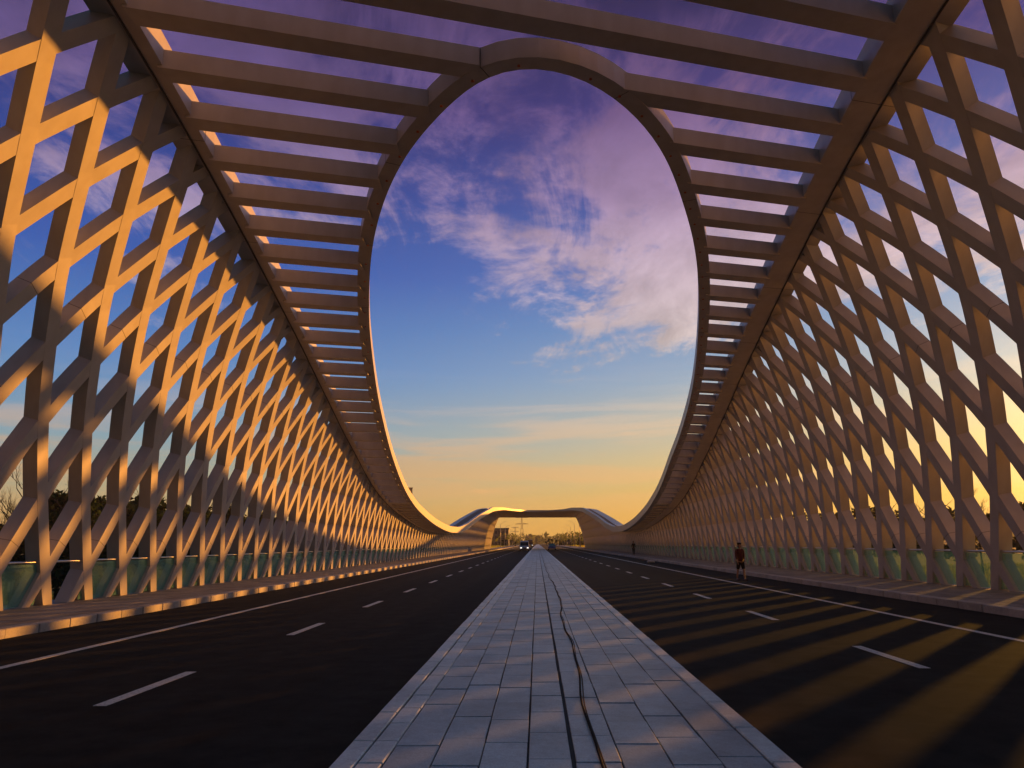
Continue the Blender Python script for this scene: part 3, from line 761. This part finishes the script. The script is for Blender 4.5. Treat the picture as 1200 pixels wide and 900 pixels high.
# ------------------------------------------------------------------ far buildings, pylons, lamps
BLD = simple('grey_facade', (.16, .18, .17), .7); BLD2 = simple('dark_facade', (.045, .05, .055), .7); BLD3 = simple('pale_facade', (.45, .38, .3), .7)
PANE = simple('window_glass', (.05, .06, .08), .12)
def building(name, x, y, w, d, h, mt, label, floors, bays, cap=0):
    z = GZ(x, y)-.3; root = empty(name, (x, y, z)); tag(root, label, 'building')
    MB().box(-w/2, w/2, -d/2, d/2, 0, h).build('wall', mt, root)
    MB().box(-w/2-.4, w/2+.4, -d/2-.4, d/2+.4, h+.003, h+.9).build('parapet', mt, root)
    if cap: MB().box(-w*.38, w*.12, -d*.3, d*.3, h+.91, h+cap).build('plant_room', mt, root)
    fw_, fh = w/bays, (h-1)/floors
    mb = MB().box(-fw_*.3, fw_*.3, -.04, .1, -fh*.28, fh*.28); me = mesh('window', mb.v, mb.f); me.materials.append(PANE)
    for i in range(bays):
        for j in range(floors):
            o = link('window', me, root); o.location = (-w/2+(i+.5)*fw_, -d/2, .8+(j+.5)*fh)
    return root
building('low_building', pos(585, 480), 480, 11.5, 12, 11.0, BLD, 'low dark grey block seen through the left part of the far portal', 3, 5)
tower = building('office_tower', pos(467, 800), 800, 34, 24, 62, BLD2, 'tall dark stepped tower peeking out beside the left curve of the roof edge', 14, 8, 5)
tower.rotation_euler.z = R(15)
building('long_building', pos(623, 1400), 1400, 30, 20, 15, BLD3, 'pale low building on the horizon in the middle of the far portal', 3, 7, 2)
PYL = simple('pylon_steel', (.2, .19, .18), .6, .5)
def pylon(x, y, h, label):
    z = GZ(x, y); root = empty('power_pylon', (x, y, z-.2)); tag(root, label, 'pylon')
    mb = MB()
    lv = [(0, .10), (.25, .07), (.5, .045), (.72, .025), (1, .006)]
    for sx_, sy_ in ((1, 1), (1, -1), (-1, 1), (-1, -1)):
        mb.tube([(sx_*a*h, sy_*a*h, t*h) for t, a in lv], .28, 4)
    for (t0, a0), (t1, a1) in zip(lv[:-1], lv[1:]):
        for s in (-1, 1):
            mb.tube([(s*a0*h, -a0*h, t0*h), (-s*a1*h, -a1*h, t1*h)], .2, 4); mb.tube([(s*a0*h, a0*h, t0*h), (-s*a1*h, a1*h, t1*h)], .2, 4)
            mb.tube([(a0*h, s*a0*h, t0*h), (a1*h, -s*a1*h, t1*h)], .2, 4)
    mb.build('lattice_mast', PYL, root)
    for t, w in ((.74, .24), (.97, .22)):
        m2 = MB(); 
        for dz in (0, .035): m2.tube([(-w*h, 0, t*h), (0, 0, (t+dz)*h), (w*h, 0, t*h)], .28, 4)
        for q in np.linspace(-.9, .9, 9): m2.tube([(q*w*h, 0, t*h), (q*w*h*.9, 0, (t+.033*(1-abs(q)))*h)], .18, 4)
        m2.build('cross_arm', PYL, root)
pylon(pos(609.6, 1150), 1150, 42, 'larger lattice power pylon with two cross arms seen through the far portal')
pylon(pos(602, 1500), 1500, 34, 'smaller lattice power pylon left of the larger one through the far portal')
LAMPM = simple('lamp_pole_grey', (.42, .4, .38), .4, .3)
def lamp(x, y, h, sgn, label, group='street lamps beyond the far portal'):
    root = empty('street_lamp', (x, y, .1)); tag(root, label, 'street lamp', group)
    MB().tube([(0, 0, 0), (0, 0, h*.5), (0, 0, h*.93)], [.13, .1, .07], 8).build('pole', LAMPM, root, True)
    pts = [(sgn*1.9*t, 0, h*.93+1.0*math.sin(t*1.5)) for t in np.linspace(0, 1, 6)]
    MB().tube(pts, .05, 6).build('arm', LAMPM, root, True)
    MB().box(sgn*1.9-.35, sgn*1.9+.35, -.13, .13, h*.93+.93, h*.93+1.05).build('lamp_head', LAMPM, root, bevel=.03)
lamp(pos(674.2, 232), 232, 10.3, -1, 'nearest tall street lamp beside the right leg of the far portal', None)
for u, Y in ((668.5, 290), (664, 350), (660.5, 420)): lamp(pos(u, Y), Y, 9.5, -1, nth('lr')+' nearest of the fainter street lamps right of the far road', 'street lamps right of the far road')
for u, Y in ((585.5, 290), (591, 350), (597, 430)): lamp(pos(u, Y), Y, 9.5, 1, nth('ll')+' nearest of the street lamps left of the far road', 'street lamps left of the far road')
def bollard(x, y):
    o = MB().tube([(0, 0, 0), (0, 0, 1.5), (0, 0, 2.6)], [.07, .06, .05], 6).build('marker_post', LAMPM, None, True)
    o.location = (x, y, 0); tag(o, nth('post')+' from the left of the slim pale posts seen through the portal', 'post', 'slim posts beyond the far portal')
for i in range(7): bollard(pos(590+i*2.1, 250+i*14), 250+i*14)
for i in range(6): bollard(pos(655+i*2.0, 330-i*10), 330-i*10)

# ------------------------------------------------------------------ vehicles
GLZ = simple('car_glass', (.02, .025, .03), .08); CHR = simple('headlamp', (.7, .7, .75), .1, 0, (1, .93, .8), 1.2)
PLATE = simple('trim_black', (.02, .02, .02), .4)
def prof(pts, w, name, mt, parent, bev=.05, taper=None):
    """side profile (y,z) extruded across x"""
    mb = MB(); n = len(pts)
    L_ = []; R_ = []
    for i, (y, z) in enumerate(pts):
        k = 1 if taper is None else taper[i]
        L_.append((-w/2*k, y, z)); R_.append((w/2*k, y, z))
    mb.v = L_+R_; mb.f = [tuple(range(n)), tuple(reversed(range(n, 2*n)))]+[(i, i+n, (i+1) % n+n, (i+1) % n) for i in range(n)]
    return mb.build(name, mt, parent, bevel=bev)
def wheel(parent, x, y, r, w=.2):
    o = MB().tube([(x-w/2, 0, 0), (x+w/2, 0, 0)], r, 18).build('wheel', RUBBER, parent); o.location = (0, y, r)
    MB().tube([(x-w/2-.01, 0, 0), (x+w/2+.01, 0, 0)], r*.55, 14).build('rim', ALU, o)
def vehicle(name, x, y, w, l, h, mt, label, cat, van=False, facing=-1):
    root = empty(name, (x, y, 0), 0 if facing < 0 else math.pi); tag(root, label, cat)
    f, r_ = -l/2, l/2
    if van:
        body = [(f, .35), (f, .85), (f+.25, 1.05), (f+.75, 1.12), (f+1.15, h-.18), (f+1.5, h), (r_-.1, h), (r_, h-.25), (r_, .35)]
        prof(body, w, 'body', mt, root, .06, [1, 1, 1, 1, .9, .86, .86, .88, 1])
        prof([(f+.70, 1.16), (f+1.04, h-.26), (f+1.1, h-.26), (f+.78, 1.16)], w*.84, 'windscreen', GLZ, root, .01)
    else:
        body = [(f, .3), (f, .7), (f+.3, .82), (f+1.1, .92), (r_-.9, .95), (r_-.05, .86), (r_, .35)]
        prof(body, w, 'body', mt, root, .06)
        prof([(f+1.0, .9), (f+1.7, h), (r_-1.5, h), (r_-.6, .93)], w*.86, 'cabin', GLZ, root, .05, [1, .84, .84, 1])
        prof([(f+1.72, h-.02), (f+1.78, h+.02), (r_-1.6, h+.02), (r_-1.5, h-.02)], w*.7, 'roof_panel', mt, root, .01)
    for sx_ in (-1, 1):
        MB().box(sx_*w*.36-.17, sx_*w*.36+.17, f-.025, f+.1, .62, .8).build('headlight', CHR, root, bevel=.02)
        MB().box(sx_*(w/2+.02), sx_*(w/2+.2), f+1.05, f+1.15, 1.0, 1.2).build('mirror', PLATE, root, bevel=.02) if van else MB().box(sx_*(w/2-.02), sx_*(w/2+.15), f+1.3, f+1.4, .92, 1.05).build('mirror', PLATE, root, bevel=.02)
        for yy in (f+.85, r_-.85): wheel(root, sx_*(w/2-.09), yy, .34)
    MB().box(-w*.4, w*.4, f-.03, f+.05, .3, .48).build('bumper', PLATE, root, bevel=.02)
    MB().box(-w*.22, w*.22, f-.02, f+.04, .56, .74).build('grille', PLATE, root, bevel=.01)
    return root
vehicle('delivery_van', -2.75, 158, 1.95, 5.2, 2.15, simple('van_paint', (.5, .5, .62), .25), 'white van with lit headlights driving towards us on the left carriageway', 'van', True)
vehicle('small_car', 3.4, 176, 1.8, 4.4, 1.42, simple('car_paint_blue', (.16, .18, .4), .2), 'small bluish car far ahead on the right carriageway', 'car', False, 1)
vehicle('box_truck', -3.1, 330, 2.4, 7.5, 3.1, simple('truck_paint', (.09, .1, .12), .4), 'dark lorry far away in the middle, right of the white van', 'lorry', True)

# ------------------------------------------------------------------ people
SKIN = simple('skin', (.42, .25, .17), .5); HAIR = simple('black_hair', (.015, .012, .01), .5)
def skin_mesh(name, joints, edges, mt, parent, root_i=0, sub=2):
    me = bpy.data.meshes.new(name); me.from_pydata([j[0] for j in joints], edges, []); o = bpy.data.objects.new(name, me); COL.objects.link(o)
    md = o.modifiers.new('skin', 'SKIN'); md.use_smooth_shade = True
    for i, j in enumerate(joints):
        me.skin_vertices[0].data[i].radius = (j[1], j[2] if len(j) > 2 else j[1])
    me.skin_vertices[0].data[root_i].use_root = True
    s = o.modifiers.new('sub', 'SUBSURF'); s.levels = sub; s.render_levels = sub
    bpy.context.view_layer.update()
    dg = bpy.context.evaluated_depsgraph_get(); m2 = bpy.data.meshes.new_from_object(o.evaluated_get(dg))
    bpy.data.objects.remove(o); m2.name = name; m2.materials.clear(); m2.materials.append(mt)
    m2.polygons.foreach_set('use_smooth', [True]*len(m2.polygons))
    return link(name, m2, parent)
def person(loc, rz, top, trousers, label, shorts=False, phase=1):
    root = empty('person', loc, rz); root.scale = (.92, .92, .92); tag(root, label, 'person')
    s = phase                                     # facing -Y; walking
    J = [((0, 0, .93), .12, .10), ((0, 0, 1.12), .11, .09), ((0, -.01, 1.32), .145, .10), ((0, 0, 1.43), .09, .07), ((0, -.01, 1.49), .05), ((0, -.02, 1.56), .06, .075), ((0, -.025, 1.64), .072, .09), ((0, -.02, 1.71), .055, .07)]
    E_ = [(0, 1), (1, 2), (2, 3), (3, 4), (4, 5), (5, 6), (6, 7)]
    def add(parent_i, pts):
        p = parent_i
        for q in pts: J.append(q); E_.append((p, len(J)-1)); p = len(J)-1
        return p
    hands = []
    for sg in (-1, 1):
        fy = .13*sg*s
        add(0, [((sg*.09, 0, .86), .085), ((sg*.10, -fy*.8, .50), .058), ((sg*.10, -fy*1.2+.05, .28), .05), ((sg*.10, -fy*1.6+.06, .09), .036), ((sg*.105, -fy*1.6-.08, .035), .035, .03), ((sg*.11, -fy*1.6-.15, .03), .03, .02)])
        add(3, [((sg*.17, 0, 1.41), .055), ((sg*.22, fy*.5, 1.15), .042), ((sg*.24, fy*1.3-.04, .92), .03), ((sg*.24, fy*1.5-.06, .84), .034, .018)])
        hands.append(Vector((sg*.24, fy*1.5-.06, .84)))
    skin_mesh('body', J, E_, SKIN, root)
    fm = MB()
    for hnd, sg in zip(hands, (-1, 1)):
        for i, (dx, l_) in enumerate(((-.022, .06), (-.008, .07), (.007, .066), (.021, .052))):
            fm.tube([hnd+Vector((sg*.0, dx, -.02)), hnd+Vector((-sg*.008, dx, -.02-l_*.6)), hnd+Vector((-sg*.025, dx, -.03-l_))], [.009, .008, .006], 6)
        fm.tube([hnd+Vector((0, -.025, .0)), hnd+Vector((-sg*.012, -.045, -.03)), hnd+Vector((-sg*.02, -.045, -.055))], [.011, .009, .007], 6)
    fm.build('fingers', SKIN, root, True)
    # head details
    hm = MB(); hm.tube([(0, -.118, 1.645), (0, -.135, 1.615), (0, -.112, 1.60)], [.008, .015, .01], 6); hm.build('nose', SKIN, root, True)
    for sg in (-1, 1):
        MB().tube([(sg*.031, -.110, 1.652), (sg*.031, -.118, 1.652)], .01, 8).build('eye', HAIR, root, True)
        MB().tube([(sg*.078, -.01, 1.60), (sg*.088, .0, 1.63), (sg*.08, .01, 1.66)], [.008, .013, .008], 6).build('ear', SKIN, root, True)
    MB().tube([(-.02, -.112, 1.575), (0, -.117, 1.573), (.02, -.112, 1.575)], .006, 6).build('mouth', simple('lips', (.35, .12, .1)), root, True)
    skin_mesh('hair', [((0, .01, 1.66), .09, .1), ((0, .0, 1.735), .078, .085), ((0, .03, 1.60), .07, .06)], [(0, 1), (0, 2)], HAIR, root)
    T = [((0, 0, .86), .175, .15), ((0, 0, 1.0), .165, .14), ((0, 0, 1.14), .14, .12), ((0, -.01, 1.32), .165, .12), ((0, 0, 1.43), .11, .085)]
    TE = [(0, 1), (1, 2), (2, 3), (3, 4)]
    for sg in (-1, 1):
        fy = .13*sg*s; n = len(T); T += [((sg*.17, 0, 1.41), .068), ((sg*.22, fy*.5, 1.15), .055), ((sg*.236, fy*1.1-.03, .97), .042)]; TE += [(4, n), (n, n+1), (n+1, n+2)]
    skin_mesh('jacket', T, TE, top, root)
    P = [((0, 0, .94), .145, .125)]; PE = []
    for sg in (-1, 1):
        fy = .13*sg*s; n = len(P)
        P += [((sg*.09, 0, .84), .112), ((sg*.10, -fy*.8, .50), .085)]; PE += [(0, n), (n, n+1)]
        if not shorts: P += [((sg*.10, -fy*1.2+.05, .28), .063), ((sg*.10, -fy*1.6+.06, .12), .055)]; PE += [(n+1, n+2), (n+2, n+3)]
    skin_mesh('shorts' if shorts else 'trousers', P, PE, trousers, root)
    SH = simple('shoe', (.06, .03, .03), .5)
    for sg in (-1, 1):
        fy = .13*sg*s; b_ = MB().box(sg*.105-.045, sg*.105+.045, -fy*1.6-.19, -fy*1.6+.1, .002, .085).build('shoe', SH, root, bevel=.025)
    return root
person((8.94, 33.3, 0), 0.15, simple('maroon_cloth', (.09, .018, .015), .9), simple('black_cloth', (.012, .01, .012), .9), 'person in dark red top and black shorts walking beside the right kerb', True)
person((11.55, 90, .168), math.pi, simple('black_cloth', (.012, .012, .012), .9), simple('black_cloth', (.012, .012, .014), .9), 'far person dressed in black walking on the right walkway', False, -1)
# litter
mb = bmesh.new(); bmesh.ops.create_icosphere(mb, subdivisions=2, radius=.22)
for v in mb.verts: v.co = Vector((v.co.x*1.5, v.co.y, v.co.z*.62))*(1+.18*math.sin(v.co.x*21+v.co.y*13)); v.co.z += .12
me = bpy.data.meshes.new('plastic_bag'); mb.to_mesh(me); mb.free(); me.materials.append(simple('pale_plastic', (.45, .45, .42), .5))
o = link('plastic_bag', me); o.location = (9.2, 61, 0); tag(o, 'small pale crumpled bag lying on the road near the right kerb', 'litter')
# lattice joint plates: dark splice lines are modelled by the member feet below

# ------------------------------------------------------------------ haze
hz = MB().box(-1500, 1500, -200, 1700, -9.5, 75).build('haze', None); hz['kind'] = 'stuff'
HM = bpy.data.materials.new('warm_haze'); HM.use_nodes = True; t = HM.node_tree; t.nodes.clear()
pv = t.nodes.new('ShaderNodeVolumePrincipled'); pv.inputs['Color'].default_value = (.9, .88, .85, 1); pv.inputs['Density'].default_value = .00022; pv.inputs['Anisotropy'].default_value = .2
ho = t.nodes.new('ShaderNodeOutputMaterial'); t.links.new(pv.outputs[0], ho.inputs['Volume']); hz.data.materials.append(HM)
